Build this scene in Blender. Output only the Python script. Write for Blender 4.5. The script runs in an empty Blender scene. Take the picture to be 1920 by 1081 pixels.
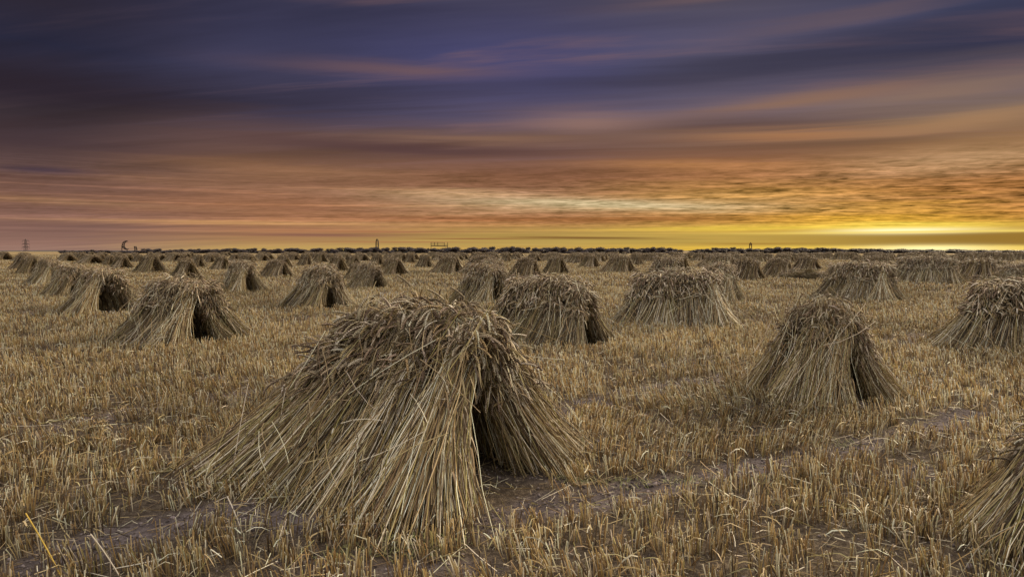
import bpy, math, random
import numpy as np

# ------------------------------------------------------------------ camera, sky, sun, exposure
scene = bpy.context.scene
COL = scene.collection
CAM_H = 1.5
F_PX = 1300.0                       # focal length in pixels of a 1920 px wide frame
PITCH = math.atan((540.5 - 470.0) / F_PX)
cam_data = bpy.data.cameras.new("camera")
cam_data.sensor_width = 36.0
cam_data.lens = F_PX / 1920.0 * 36.0
cam_data.clip_start = 0.05
cam_data.clip_end = 20000.0
cam = bpy.data.objects.new("camera", cam_data)
COL.objects.link(cam)
cam.location = (0.0, 0.0, CAM_H)
cam.rotation_euler = (math.pi / 2 - PITCH, 0.0, 0.0)
scene.camera = cam
vs = scene.view_settings
vs.view_transform = 'Standard'
vs.look = 'None'
vs.gamma = 1.0
vs.exposure = 0.0
vs.use_curve_mapping = False

SUN_AZ = math.radians(46.0)         # to the right of the view direction (+Y)
SUN_EL = math.radians(24.0)
sun_data = bpy.data.lights.new("sun", 'SUN')
sun_data.energy = 5.0
sun_data.angle = math.radians(14.0)
sun_data.color = (1.0, 0.79, 0.50)
sun = bpy.data.objects.new("sun", sun_data)
COL.objects.link(sun)
sun.rotation_euler = (math.pi / 2 - SUN_EL, 0.0, math.pi - SUN_AZ)


def lin(c):
    out = []
    for v in c:
        v = v / 255.0
        out.append(v / 12.92 if v <= 0.04045 else ((v + 0.055) / 1.055) ** 2.4)
    return out


class Nodes:
    """short-hand for building node trees from python expressions"""
    def __init__(self, tree):
        self.t = tree

    def new(self, kind, **kw):
        n = self.t.nodes.new(kind)
        for k, v in kw.items():
            setattr(n, k, v)
        return n

    def put(self, sock, v):
        if v is None:
            return
        if isinstance(v, bpy.types.NodeSocket):
            self.t.links.new(v, sock)
        elif isinstance(v, (tuple, list)):
            v = tuple(v)
            if len(sock.default_value) == 4 and len(v) == 3:
                v = v + (1.0,)
            sock.default_value = v
        else:
            sock.default_value = v

    def m(self, op, a, b=None, c=None, clamp=False):
        n = self.new('ShaderNodeMath', operation=op)
        n.use_clamp = clamp
        self.put(n.inputs[0], a)
        self.put(n.inputs[1], b)
        self.put(n.inputs[2], c)
        return n.outputs[0]

    def vec(self, x, y, z=0.0):
        n = self.new('ShaderNodeCombineXYZ')
        self.put(n.inputs[0], x)
        self.put(n.inputs[1], y)
        self.put(n.inputs[2], z)
        return n.outputs[0]

    def noise(self, v, scale, detail=4.0, rough=0.5, dist=0.0):
        n = self.new('ShaderNodeTexNoise')
        self.put(n.inputs['Vector'], v)
        n.inputs['Scale'].default_value = scale
        n.inputs['Detail'].default_value = detail
        n.inputs['Roughness'].default_value = rough
        n.inputs['Distortion'].default_value = dist
        return n.outputs[0]

    def mix(self, f, a, b, blend='MIX'):
        n = self.new('ShaderNodeMix', data_type='RGBA', blend_type=blend)
        self.put(n.inputs[0], f)
        self.put(n.inputs[6], a)
        self.put(n.inputs[7], b)
        return n.outputs[2]

    def ramp(self, f, stops, interp='LINEAR'):
        n = self.new('ShaderNodeValToRGB')
        r = n.color_ramp
        r.interpolation = interp
        while len(r.elements) < len(stops):
            r.elements.new(0.5)
        for e, (p, c) in zip(r.elements, stops):
            e.position = p
            e.color = tuple(c) + (1.0,)
        self.put(n.inputs[0], f)
        return n.outputs[0]

    def smooth(self, v, lo, hi):
        n = self.new('ShaderNodeMapRange', interpolation_type='SMOOTHSTEP')
        self.put(n.inputs[0], v)
        n.inputs[1].default_value = lo
        n.inputs[2].default_value = hi
        n.inputs[3].default_value = 0.0
        n.inputs[4].default_value = 1.0
        return n.outputs[0]


world = bpy.data.worlds.new("World")
scene.world = world
world.use_nodes = True
world.node_tree.nodes.clear()
W = Nodes(world.node_tree)


def build_sky():
    tc = W.new('ShaderNodeTexCoord')
    sep = W.new('ShaderNodeSeparateXYZ')
    W.put(sep.inputs[0], tc.outputs['Generated'])
    x, y, z = sep.outputs
    DEG = 57.29578
    az = W.m('MULTIPLY', W.m('ARCTAN2', x, y), DEG)
    el = W.m('MULTIPLY', W.m('ARCSINE', z), DEG)
    elp = W.m('MAXIMUM', el, 0.0)
    # position on a flat cloud deck, rotated to the direction the cloud streets run in
    zz = W.m('ADD', W.m('MAXIMUM', z, 0.0), 0.05)
    qx = W.m('DIVIDE', x, zz)
    qy = W.m('DIVIDE', y, zz)
    ang = math.radians(-79.0)
    sa, ca = math.sin(ang), math.cos(ang)
    a = W.m('ADD', W.m('MULTIPLY', qx, sa), W.m('MULTIPLY', qy, ca))
    b = W.m('SUBTRACT', W.m('MULTIPLY', qy, -sa), W.m('MULTIPLY', qx, -ca))
    street = W.noise(W.vec(W.m('MULTIPLY', a, 0.20), W.m('MULTIPLY', b, 1.15), 3.7), 1.0, 5.0, 0.52, 0.6)
    street2 = W.noise(W.vec(W.m('MULTIPLY', a, 0.35), W.m('MULTIPLY', b, 2.4), 9.1), 1.0, 5.0, 0.55, 0.4)
    # thin flat clouds low over the horizon
    thin = W.noise(W.vec(W.m('MULTIPLY', az, 0.045), W.m('MULTIPLY', el, 1.5), 1.3), 1.0, 6.0, 0.6, 0.3)
    # small rippled cloudlets
    rip = W.noise(W.vec(W.m('MULTIPLY', a, 2.6), W.m('MULTIPLY', b, 5.0), 5.5), 1.0, 4.0, 0.65, 0.6)
    rip2 = W.noise(W.vec(W.m('MULTIPLY', az, 0.9), W.m('MULTIPLY', el, 8.0), 2.2), 1.0, 4.0, 0.6, 0.5)

    s0 = W.m('SUBTRACT', street, 0.5)
    s1 = W.m('SUBTRACT', street2, 0.5)
    t0 = W.m('SUBTRACT', thin, 0.5)
    amp = W.m('ADD', W.m('MULTIPLY', elp, 0.16), 0.15)
    elw = W.m('ADD', elp, W.m('MULTIPLY', W.m('ADD', W.m('MULTIPLY', s0, 1.6), s1), amp))
    elw = W.m('ADD', elw, W.m('MULTIPLY', t0, 0.9))
    elw = W.m('MAXIMUM', elw, 0.0)

    # colour against height for five compass directions of the sunset half of the sky
    Y = [468, 460, 447, 430, 410, 390, 370, 340, 300, 260, 220, 150, 90, 10]
    T = {
        -34.0: [(152, 118, 104), (150, 114, 100), (138, 104, 92), (130, 96, 86), (126, 92, 80), (128, 92, 74), (116, 84, 72),
                (92, 70, 66), (70, 54, 57), (58, 48, 54), (49, 43, 55), (41, 41, 60), (46, 41, 54), (34, 33, 48)],
        -18.0: [(192, 158, 92), (184, 146, 90), (166, 124, 84), (160, 112, 82), (160, 112, 80), (156, 108, 78), (146, 102, 76),
                (134, 96, 72), (106, 78, 68), (92, 70, 68), (62, 57, 76), (62, 60, 84), (58, 57, 82), (58, 56, 78)],
        0.0: [(196, 156, 80), (190, 158, 86), (188, 158, 84), (180, 140, 80), (160, 106, 70), (178, 140, 100), (150, 108, 78),
              (138, 94, 68), (118, 84, 70), (112, 88, 86), (84, 76, 98), (74, 74, 112), (68, 67, 102), (76, 72, 94)],
        18.0: [(224, 180, 66), (196, 160, 72), (184, 154, 76), (200, 162, 76), (170, 118, 62), (190, 152, 96), (182, 134, 72),
               (166, 114, 72), (130, 90, 66), (116, 92, 82), (98, 88, 104), (80, 76, 96), (86, 82, 106), (82, 76, 88)],
        34.0: [(232, 190, 70), (170, 132, 52), (160, 124, 54), (184, 136, 60), (164, 108, 58), (166, 114, 68), (166, 112, 64),
               (158, 116, 76), (150, 112, 78), (134, 110, 92), (108, 94, 98), (54, 54, 76), (64, 68, 96), (72, 72, 92)],
    }
    pos = [math.degrees(math.atan((470 - yy) / F_PX)) / 24.0 for yy in Y]
    fac = W.m('DIVIDE', elw, 24.0)
    keys = sorted(T)
    cols = [W.ramp(fac, list(zip(pos, [lin(c) for c in T[k]]))) for k in keys]
    azw = W.m('ADD', az, W.m('MULTIPLY', s0, 10.0))
    col = cols[0]
    for k0, k1, c in zip(keys[:-1], keys[1:], cols[1:]):
        col = W.mix(W.smooth(azw, k0, k1), col, c)

    # broad light and dark cloud streets
    hi = W.smooth(el, 3.0, 11.0)
    g = W.m('ADD', 1.0, W.m('MULTIPLY', W.m('ADD', W.m('MULTIPLY', s0, 1.1), W.m('MULTIPLY', s1, 0.9)), W.m('ADD', 0.5, W.m('MULTIPLY', hi, 0.5))))
    col = W.mix(1.0, col, W.vec(g, g, g), 'MULTIPLY')
    warm = W.smooth(street2, 0.52, 0.70)
    warm = W.m('MULTIPLY', W.m('MULTIPLY', warm, W.m('ADD', 0.2, W.m('MULTIPLY', W.smooth(az, -28.0, -4.0), 0.8))), W.m('MULTIPLY', hi, 0.45))
    col = W.mix(warm, col, lin((132, 98, 92)))

    def blob(col, azc, elc, saz, sel, c, k, tilt=0.0, rag=1.0, emit=1.0):
        da = W.m('SUBTRACT', az, azc)
        e = W.m('ADD', el, W.m('MULTIPLY', W.m('ADD', t0, W.m('MULTIPLY', s1, 0.6)), rag))
        de = W.m('SUBTRACT', W.m('SUBTRACT', e, elc), W.m('MULTIPLY', da, tilt))
        r = W.m('ADD', W.m('POWER', W.m('ABSOLUTE', W.m('DIVIDE', da, saz)), 2.0), W.m('POWER', W.m('ABSOLUTE', W.m('DIVIDE', de, sel)), 2.0))
        f = W.m('MULTIPLY', W.m('EXPONENT', W.m('MULTIPLY', r, -1.0)), k, clamp=True)
        cc = [v * emit for v in lin(c)]
        return W.mix(f, col, cc)

    # pale gap in the deck, left and right of centre
    col = blob(col, 9.0, 3.7, 13.0, 0.42, (208, 186, 142), 1.0, -0.035, 0.8)
    col = blob(col, -4.0, 4.6, 7.0, 0.32, (200, 160, 118), 0.8, -0.02, 0.8)
    col = blob(col, -25.0, 5.1, 10.0, 0.45, (146, 106, 82), 0.6, -0.03, 0.8)
    col = blob(col, -33.0, 3.4, 8.0, 0.22, (150, 112, 82), 0.6, -0.03, 0.5)
    col = blob(col, -18.0, 2.1, 13.0, 0.20, (186, 140, 92), 0.8, 0.0, 0.5)
    # dark lenses and bars
    col = blob(col, -34.0, 5.5, 3.2, 0.28, (74, 58, 66), 0.95, 0.0, 0.3)
    col = blob(col, -8.0, 8.2, 13.0, 0.5, (86, 62, 62), 0.8, -0.03, 0.8)
    col = blob(col, 17.0, 9.7, 11.0, 0.5, (92, 70, 66), 0.75, 0.0, 0.8)
    col = blob(col, 26.0, 7.9, 7.0, 0.35, (108, 80, 62), 0.7, 0.0, 0.8)
    col = blob(col, 24.0, 14.3, 15.0, 1.3, (56, 54, 72), 0.75, 0.06, 2.0)
    col = blob(col, 22.0, 11.2, 9.0, 0.6, (150, 112, 84), 0.7, 0.06, 1.0)
    col = blob(col, -9.0, 14.2, 9.0, 0.5, (112, 86, 90), 0.75, 0.0, 1.0)
    col = blob(col, 19.0, 19.3, 9.0, 0.5, (116, 92, 92), 0.7, 0.06, 1.5)
    col = blob(col, 26.0, 16.6, 9.0, 0.5, (104, 86, 92), 0.6, 0.05, 1.5)
    col = blob(col, -35.0, 11.0, 10.0, 1.2, (44, 34, 42), 0.6, 0.0, 1.5)
    col = blob(col, 5.5, 1.07, 7.0, 0.10, (128, 92, 48), 1.0, -0.012, 0.15)
    col = blob(col, 21.0, 0.56, 6.0, 0.05, (150, 106, 44), 0.9, 0.0, 0.05)
    col = blob(col, -3.0, 1.0, 5.0, 0.07, (150, 100, 60), 0.9, 0.0, 0.12)
    col = blob(col, -9.0, 0.72, 7.0, 0.06, (170, 116, 76), 0.8, 0.0, 0.1)
    col = blob(col, -16.0, 1.25, 6.0, 0.12, (140, 96, 82), 0.8, 0.0, 0.15)
    col = blob(col, -11.0, 1.55, 9.0, 0.10, (148, 100, 70), 0.8, 0.0, 0.2)
    col = blob(col, 12.0, 2.55, 17.0, 0.20, (150, 98, 52), 0.85, -0.01, 0.4)
    # peach and pink streaks
    for q in ((31.0, 10.9, 8.0, 0.7, (142, 114, 96), 0.7, 0.05), (6.0, 10.3, 5.5, 0.9, (150, 116, 104), 0.7, -0.02), (33.0, 6.4, 8.0, 0.7, (186, 146, 104), 0.75, 0.03),
              (22.0, 8.8, 8.0, 0.45, (176, 124, 82), 0.7, -0.03), (16.0, 6.6, 9.0, 0.4, (190, 132, 82), 0.6, -0.04), (33.0, 8.9, 6.0, 0.5, (168, 128, 92), 0.7, 0.04),
              (-2.0, 9.0, 9.0, 0.35, (138, 104, 84), 0.7, 0.0), (-17.0, 6.3, 9.0, 0.5, (150, 108, 78), 0.6, -0.02)):
        col = blob(col, q[0], q[1], q[2], q[3], q[4], q[5], q[6], 1.3)
    # cloudlets
    band = W.m('MULTIPLY', W.smooth(el, 1.3, 2.6), W.m('SUBTRACT', 1.0, W.smooth(el, 4.5, 8.0)))
    rr = W.m('ADD', W.m('MULTIPLY', W.m('SUBTRACT', rip, 0.5), 2.3), W.m('MULTIPLY', W.m('SUBTRACT', rip2, 0.5), 1.3))
    # long thin bars of lit and shaded cloud low down
    thin2 = W.noise(W.vec(W.m('MULTIPLY', az, 0.028), W.m('MULTIPLY', el, 3.3), 7.7), 1.0, 4.0, 0.55, 0.2)
    low = W.m('MULTIPLY', W.m('SUBTRACT', 1.0, W.smooth(el, 4.0, 7.5)), W.m('ADD', 0.25, W.m('MULTIPLY', W.smooth(el, 0.9, 2.0), 0.75)))
    lit = W.m('MULTIPLY', W.m('MULTIPLY', W.smooth(thin2, 0.53, 0.66), low), 0.6)
    dim = W.m('MULTIPLY', W.m('MULTIPLY', W.m('SUBTRACT', 1.0, W.smooth(thin2, 0.32, 0.46)), low), 0.6)
    col = W.mix(lit, col, W.mix(1.0, col, (1.65, 1.6, 1.5), 'MULTIPLY'))
    col = W.mix(dim, col, W.mix(1.0, col, (0.58, 0.52, 0.55), 'MULTIPLY'))
    # glow of the low sun on the deck
    col = blob(col, 27.0, 2.9, 11.0, 1.5, (188, 132, 62), 0.65, 0.0, 2.6)
    col = blob(col, 27.5, 2.2, 7.5, 0.85, (228, 174, 58), 0.8, 0.0, 2.6)
    col = blob(col, 19.0, 1.75, 11.0, 0.16, (236, 200, 76), 0.7, 0.0, 0.7)
    col = blob(col, 29.5, 1.65, 6.0, 0.34, (255, 222, 90), 1.0, 0.0, 1.0)
    rg = W.m('ADD', 1.0, W.m('MULTIPLY', rr, W.m('MULTIPLY', band, W.m('ADD', 0.3, W.m('ADD', W.m('MULTIPLY', W.smooth(az, -25.0, 8.0), 0.7), W.m('MULTIPLY', W.smooth(az, 10.0, 26.0), 0.5))))))
    col = W.mix(1.0, col, W.vec(rg, rg, W.m('POWER', rg, 1.2)), 'MULTIPLY')
    # smooth olive strip of air under the deck, its upper edge lit from behind
    edge = W.m('ADD', el, W.m('MULTIPLY', W.m('SUBTRACT', rip2, 0.5), 0.10))
    strip = W.m('MULTIPLY', W.m('SUBTRACT', 1.0, W.smooth(edge, 1.19, 1.29)), W.smooth(az, 16.0, 27.0))
    olive = W.mix(W.smooth(az, 20.0, 35.0), lin((184, 150, 70)), lin((154, 118, 50)))
    col = W.mix(strip, col, olive)
    col = blob(col, 29.3, 1.42, 4.2, 0.20, (255, 244, 190), 1.1, 0.0, 0.08, 1.15)
    col = blob(col, 31.0, 1.34, 12.0, 0.09, (250, 220, 110), 0.9, 0.0, 0.08)
    # burning line on the horizon
    line = W.m('MULTIPLY', W.m('SUBTRACT', 1.0, W.smooth(edge, 0.22, 0.50)), W.smooth(az, 8.0, 27.0))
    col = W.mix(line, col, lin((240, 200, 84)))
    col = blob(col, 31.0, 0.15, 4.0, 0.25, (255, 240, 170), 1.0, 0.0, 0.06, 1.15)

    # rest of the dome: unseen sky brightened overhead and behind to light near faces
    sky = W.new('ShaderNodeTexSky', sky_type='NISHITA')
    sky.sun_disc = False
    sky.sun_elevation = SUN_EL
    sky.sun_rotation = SUN_AZ
    sky.altitude = 0.0
    sky.dust_density = 2.0
    clear = W.mix(1.0, sky.outputs[0], (0.22, 0.20, 0.18), 'MULTIPLY')
    sky_fill = W.mix(0.5, clear, (2.35, 2.1, 1.85))
    k = W.m('ADD', 0.75, W.m('MULTIPLY', street, 0.5))
    sky_fill = W.mix(1.0, sky_fill, W.vec(k, k, k), 'MULTIPLY')
    # fill shaped: dull near the ground, raised overhead so tops outshine sides
    k2 = W.m('ADD', 0.26, W.m('MULTIPLY', W.smooth(el, 5.0, 62.0), 1.24))
    sky_fill = W.mix(1.0, sky_fill, W.vec(k2, k2, k2), 'MULTIPLY')
    up = W.smooth(el, 23.0, 50.0)
    side = W.smooth(W.m('ABSOLUTE', az), 44.0, 95.0)
    col = W.mix(W.m('MAXIMUM', up, side), col, sky_fill)
    bg = W.new('ShaderNodeBackground')
    W.put(bg.inputs[0], col)
    bg.inputs[1].default_value = 1.0
    out = W.new('ShaderNodeOutputWorld')
    W.t.links.new(bg.outputs[0], out.inputs[0])


build_sky()

# ------------------------------------------------------------------ helpers
cp, sp = math.cos(PITCH), math.sin(PITCH)


def ground_at(px, py):
    """where the ray through a picture point meets the field"""
    u = (px - 960.0) / F_PX
    v = (540.5 - py) / F_PX
    dy = cp + v * sp
    dz = v * cp - sp
    t = CAM_H / -dz
    return np.array([u * t, dy * t])


def ground_depth(py):
    return ground_at(960, py)[1]


def set_props(o, label=None, cat=None, group=None, kind=None):
    if label:
        o["label"] = label
    if cat:
        o["category"] = cat
    if group:
        o["group"] = group
    if kind:
        o["kind"] = kind
    return o


def make_mesh(name, chunks, mat, smooth=False):
    """chunks: list of (verts (V,3), faces (F,n), tint (V,3) or None) -> one mesh"""
    vs_, ts_, starts, loops = [], [], [], []
    off = 0
    lo = 0
    for v, f, t in chunks:
        if len(v) == 0:
            continue
        vs_.append(v)
        ts_.append(t if t is not None else np.ones((len(v), 3)))
        loops.append((f + off).ravel())
        n = f.shape[1]
        starts.append(lo + np.arange(len(f)) * n)
        lo += f.size
        off += len(v)
    v = np.concatenate(vs_).astype(np.float32)
    t = np.concatenate(ts_).astype(np.float32)
    lp = np.concatenate(loops).astype(np.int32)
    st = np.concatenate(starts).astype(np.int32)
    me = bpy.data.meshes.new(name)
    me.vertices.add(len(v))
    me.vertices.foreach_set('co', v.ravel())
    me.loops.add(len(lp))
    me.loops.foreach_set('vertex_index', lp)
    me.polygons.add(len(st))
    me.polygons.foreach_set('loop_start', st)
    me.update(calc_edges=True)
    ca = me.color_attributes.new('tint', 'FLOAT_COLOR', 'POINT')
    ca.data.foreach_set('color', np.concatenate([t, np.ones((len(t), 1), np.float32)], 1).ravel())
    if smooth:
        me.polygons.foreach_set('use_smooth', np.ones(len(st), bool))
    me.materials.append(mat)
    return me


def add_obj(name, data, parent=None, loc=None, rotz=None):
    o = bpy.data.objects.new(name, data)
    COL.objects.link(o)
    if parent is not None:
        o.parent = parent
    if loc is not None:
        o.location = loc
    if rotz is not None:
        o.rotation_euler = (0, 0, rotz)
    return o


def norm(a):
    return a / np.maximum(np.linalg.norm(a, axis=-1, keepdims=True), 1e-9)


def tubes(P, R, sides, tint, cap=True):
    """P (N,K,3) centre lines, R (N,K) radii, tint (N,3) or (N,K,3)"""
    N, K, _ = P.shape
    T = np.empty_like(P)
    T[:, 1:-1] = P[:, 2:] - P[:, :-2]
    T[:, 0] = P[:, 1] - P[:, 0]
    T[:, -1] = P[:, -1] - P[:, -2]
    T = norm(T)
    main = norm(P[:, -1] - P[:, 0])
    ref = np.where(np.abs(main[:, 2:3]) > 0.8, np.array([[1.0, 0.13, 0.0]]), np.array([[0.05, 0.1, 1.0]]))
    n1 = norm(np.cross(T, ref[:, None, :]))
    n2 = np.cross(T, n1)
    ph = np.arange(sides) / sides * 2 * np.pi
    V = P[:, :, None, :] + R[:, :, None, None] * (np.cos(ph)[None, None, :, None] * n1[:, :, None, :] + np.sin(ph)[None, None, :, None] * n2[:, :, None, :])
    base = (np.arange(N) * K * sides)[:, None, None]
    k = (np.arange(K - 1) * sides)[None, :, None]
    s = np.arange(sides)[None, None, :]
    s2 = (s + 1) % sides
    F = np.stack(np.broadcast_arrays(base + k + s, base + k + s2, base + k + sides + s2, base + k + sides + s), -1).reshape(-1, 4)
    if tint.ndim == 2:
        tint = np.repeat(tint[:, None, :], K, 1)
    C = np.repeat(tint[:, :, None, :], sides, 2).reshape(-1, 3)
    out = [(V.reshape(-1, 3), F, C)]
    if cap and sides == 3:
        Vt = V[:, -1].reshape(-1, 3)
        out.append((Vt, np.arange(N * 3).reshape(-1, 3), np.repeat(np.minimum(tint[:, -1] * 1.15, 1), 3, 0)))
    elif cap and sides == 4:
        Vt = V[:, -1].reshape(-1, 3)
        out.append((Vt, np.arange(N * 4).reshape(-1, 4), np.repeat(np.minimum(tint[:, -1] * 1.15, 1), 4, 0)))
    return out


def ribbons(P, Wd, side, tint):
    """flat dry leaves: P (N,K,3), Wd (N,K) half widths, side (N,3)"""
    N, K, _ = P.shape
    V = np.stack([P - side[:, None] * Wd[..., None], P + side[:, None] * Wd[..., None]], 2)
    base = (np.arange(N) * K * 2)[:, None]
    k = (np.arange(K - 1) * 2)[None]
    F = np.stack(np.broadcast_arrays(base + k, base + k + 1, base + k + 3, base + k + 2), -1).reshape(-1, 4)
    C = np.repeat(np.repeat(tint[:, None, :], K, 1)[:, :, None], 2, 2).reshape(-1, 3)
    return [(V.reshape(-1, 3), F, C)]


OCT_F = np.array([[0, 2, 4], [2, 1, 4], [1, 3, 4], [3, 0, 4], [2, 0, 5], [1, 2, 5], [3, 1, 5], [0, 3, 5]])


def octas(C, A, B, D, tint):
    """elongated grains: centre C, half axes A (length) B D, all (N,3)"""
    V = np.stack([C - A * 0.0 - B, C + B, C - D, C + D, C + A, C - A], 1)
    # girdle lies a little below the middle
    V[:, :4] -= A[:, None] * 0.15
    F = (np.arange(len(C)) * 6)[:, None, None] + OCT_F[None]
    return [(V.reshape(-1, 3), F.reshape(-1, 3), np.repeat(tint, 6, 0))]


def straw_tint(rng, n, kind='straw'):
    pal = {
        'straw': ([(0.42, 0.325, 0.165), (0.29, 0.20, 0.085), (0.72, 0.64, 0.47), (0.17, 0.112, 0.056), (0.34, 0.285, 0.105), (0.075, 0.05, 0.027)],
                  [0.22, 0.19, 0.20, 0.16, 0.08, 0.15]),
        'stubble': ([(0.61, 0.465, 0.225), (0.43, 0.285, 0.112), (0.80, 0.71, 0.50), (0.21, 0.138, 0.067), (0.43, 0.365, 0.145), (0.11, 0.077, 0.045)],
                    [0.25, 0.20, 0.23, 0.16, 0.04, 0.12]),
        'ear': ([(0.33, 0.262, 0.172), (0.235, 0.172, 0.110), (0.55, 0.475, 0.36), (0.135, 0.095, 0.062), (0.36, 0.265, 0.135)],
                [0.32, 0.24, 0.16, 0.18, 0.10]),
    }
    c, p = pal[kind]
    i = rng.choice(len(c), n, p=p)
    t = np.array(c)[i] * rng.uniform(0.78, 1.18, (n, 1)) * rng.uniform(0.95, 1.05, (n, 3))
    return np.clip(t, 0.01, 0.8)


# ------------------------------------------------------------------ materials
def mat_tint(name, rough=0.6, transl=0.0, bump=0.0, spec=0.3):
    m = bpy.data.materials.new(name)
    m.use_nodes = True
    m.node_tree.nodes.clear()
    N = Nodes(m.node_tree)
    at = N.new('ShaderNodeAttribute', attribute_name='tint')
    tc = N.new('ShaderNodeTexCoord')
    n = N.noise(tc.outputs['Object'], 35.0, 3.0, 0.6)
    g = N.m('ADD', 0.72, N.m('MULTIPLY', n, 0.56))
    c = N.mix(1.0, at.outputs['Color'], N.vec(g, g, g), 'MULTIPLY')
    b = N.new('ShaderNodeBsdfPrincipled')
    N.put(b.inputs['Base Color'], c)
    b.inputs['Roughness'].default_value = rough
    b.inputs['Specular IOR Level'].default_value = spec
    out = N.new('ShaderNodeOutputMaterial')
    if transl > 0:
        tr = N.new('ShaderNodeBsdfTranslucent')
        N.put(tr.inputs[0], c)
        mx = N.new('ShaderNodeMixShader')
        mx.inputs[0].default_value = transl
        N.t.links.new(b.outputs[0], mx.inputs[1])
        N.t.links.new(tr.outputs[0], mx.inputs[2])
        N.t.links.new(mx.outputs[0], out.inputs[0])
    else:
        N.t.links.new(b.outputs[0], out.inputs[0])
    return m


M_STRAW = mat_tint('straw', 0.5, 0.10, spec=0.35)
M_EAR = mat_tint('wheat_ear', 0.65, 0.05, spec=0.2)
M_STUB = mat_tint('stubble', 0.55, 0.15, spec=0.3)
M_LEAF = mat_tint('foliage', 0.6, 0.0, spec=0.2)
M_CLOD = mat_tint('clod', 0.95, 0.0, spec=0.05)
M_STEEL = mat_tint('dark_steel', 0.6, 0.0, spec=0.3)


def mat_ground():
    m = bpy.data.materials.new('soil')
    m.use_nodes = True
    m.node_tree.nodes.clear()
    N = Nodes(m.node_tree)
    tc = N.new('ShaderNodeTexCoord')
    p = tc.outputs['Object']
    at = N.new('ShaderNodeAttribute', attribute_name='tint')
    sep = N.new('ShaderNodeSeparateColor')
    N.put(sep.inputs[0], at.outputs['Color'])
    bare = sep.outputs[0]
    n1 = N.noise(p, 3.0, 6.0, 0.62)
    n2 = N.noise(p, 28.0, 5.0, 0.65)
    n3 = N.noise(p, 160.0, 3.0, 0.6)
    soil = N.ramp(N.m('ADD', N.m('MULTIPLY', n1, 0.55), N.m('MULTIPLY', n2, 0.45)),
                  [(0.34, (0.045, 0.035, 0.033)), (0.50, (0.105, 0.085, 0.082)), (0.66, (0.21, 0.175, 0.172))])
    litter = N.ramp(N.m('ADD', N.m('MULTIPLY', n2, 0.5), N.m('MULTIPLY', n3, 0.5)),
                    [(0.36, (0.030, 0.023, 0.018)), (0.52, (0.078, 0.059, 0.042)), (0.68, (0.25, 0.20, 0.135))])
    # far off, single stubble stalks are too small to be modelled: cut straw covers the soil
    straw = N.ramp(N.m('ADD', N.m('MULTIPLY', N.noise(p, 1.3, 6.0, 0.7), 0.6), N.m('MULTIPLY', N.noise(p, 0.07, 4.0, 0.6), 0.4)),
                   [(0.32, (0.11, 0.075, 0.037)), (0.5, (0.20, 0.145, 0.075)), (0.68, (0.31, 0.24, 0.13))])
    c = N.mix(N.m('MULTIPLY', bare, 0.9), litter, soil)
    c = N.mix(sep.outputs[1], c, straw)
    b = N.new('ShaderNodeBsdfPrincipled')
    N.put(b.inputs['Base Color'], c)
    b.inputs['Roughness'].default_value = 0.9
    b.inputs['Specular IOR Level'].default_value = 0.03
    bp = N.new('ShaderNodeBump')
    bp.inputs['Strength'].default_value = 0.9
    bp.inputs['Distance'].default_value = 0.03
    N.put(bp.inputs['Height'], N.m('ADD', n2, N.m('MULTIPLY', n3, 0.4)))
    N.t.links.new(bp.outputs[0], b.inputs['Normal'])
    out = N.new('ShaderNodeOutputMaterial')
    N.t.links.new(b.outputs[0], out.inputs[0])
    return m


# ------------------------------------------------------------------ the field: soil, bare tracks, stubble
def hash_noise(x, y, seed):
    """smooth value noise in numpy"""
    xi = np.floor(x).astype(np.int64)
    yi = np.floor(y).astype(np.int64)
    fx = x - xi
    fy = y - yi
    fx = fx * fx * (3 - 2 * fx)
    fy = fy * fy * (3 - 2 * fy)

    def h(a, b):
        n = (a * 374761393 + b * 668265263 + seed * 1442695041) & 0x7fffffff
        n = ((n ^ (n >> 13)) * 1274126177) & 0x7fffffff
        n = n ^ (n >> 16)
        return (n & 0xffff) / 65535.0
    return (h(xi, yi) * (1 - fx) + h(xi + 1, yi) * fx) * (1 - fy) + (h(xi, yi + 1) * (1 - fx) + h(xi + 1, yi + 1) * fx) * fy


# bare soil: wheel tracks and trodden patches (picture points of their middle, half width in metres)
BARE = [
    ([(960, 790), (1080, 758), (1180, 742), (1340, 716), (1480, 692)], 0.20, 0.95),
    ([(140, 800), (260, 772), (390, 750), (470, 735)], 0.20, 0.85),
    ([(880, 985), (1010, 950), (1180, 925), (1340, 890), (1470, 862), (1580, 845), (1690, 815), (1820, 780)], 0.15, 0.95),
    ([(60, 1060), (200, 1010), (300, 985), (430, 965), (560, 985)], 0.13, 0.95),
    ([(560, 1050), (700, 1062), (900, 1062)], 0.10, 0.7),
    ([(1640, 905), (1740, 880)], 0.12, 0.6),
    ([(1240, 690), (1330, 668)], 0.2, 0.5),
    ([(1660, 645), (1740, 632)], 0.25, 0.5),
]
BARE_W = [(np.array([ground_at(*p) for p in pts]), w, k) for pts, w, k in BARE]


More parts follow.
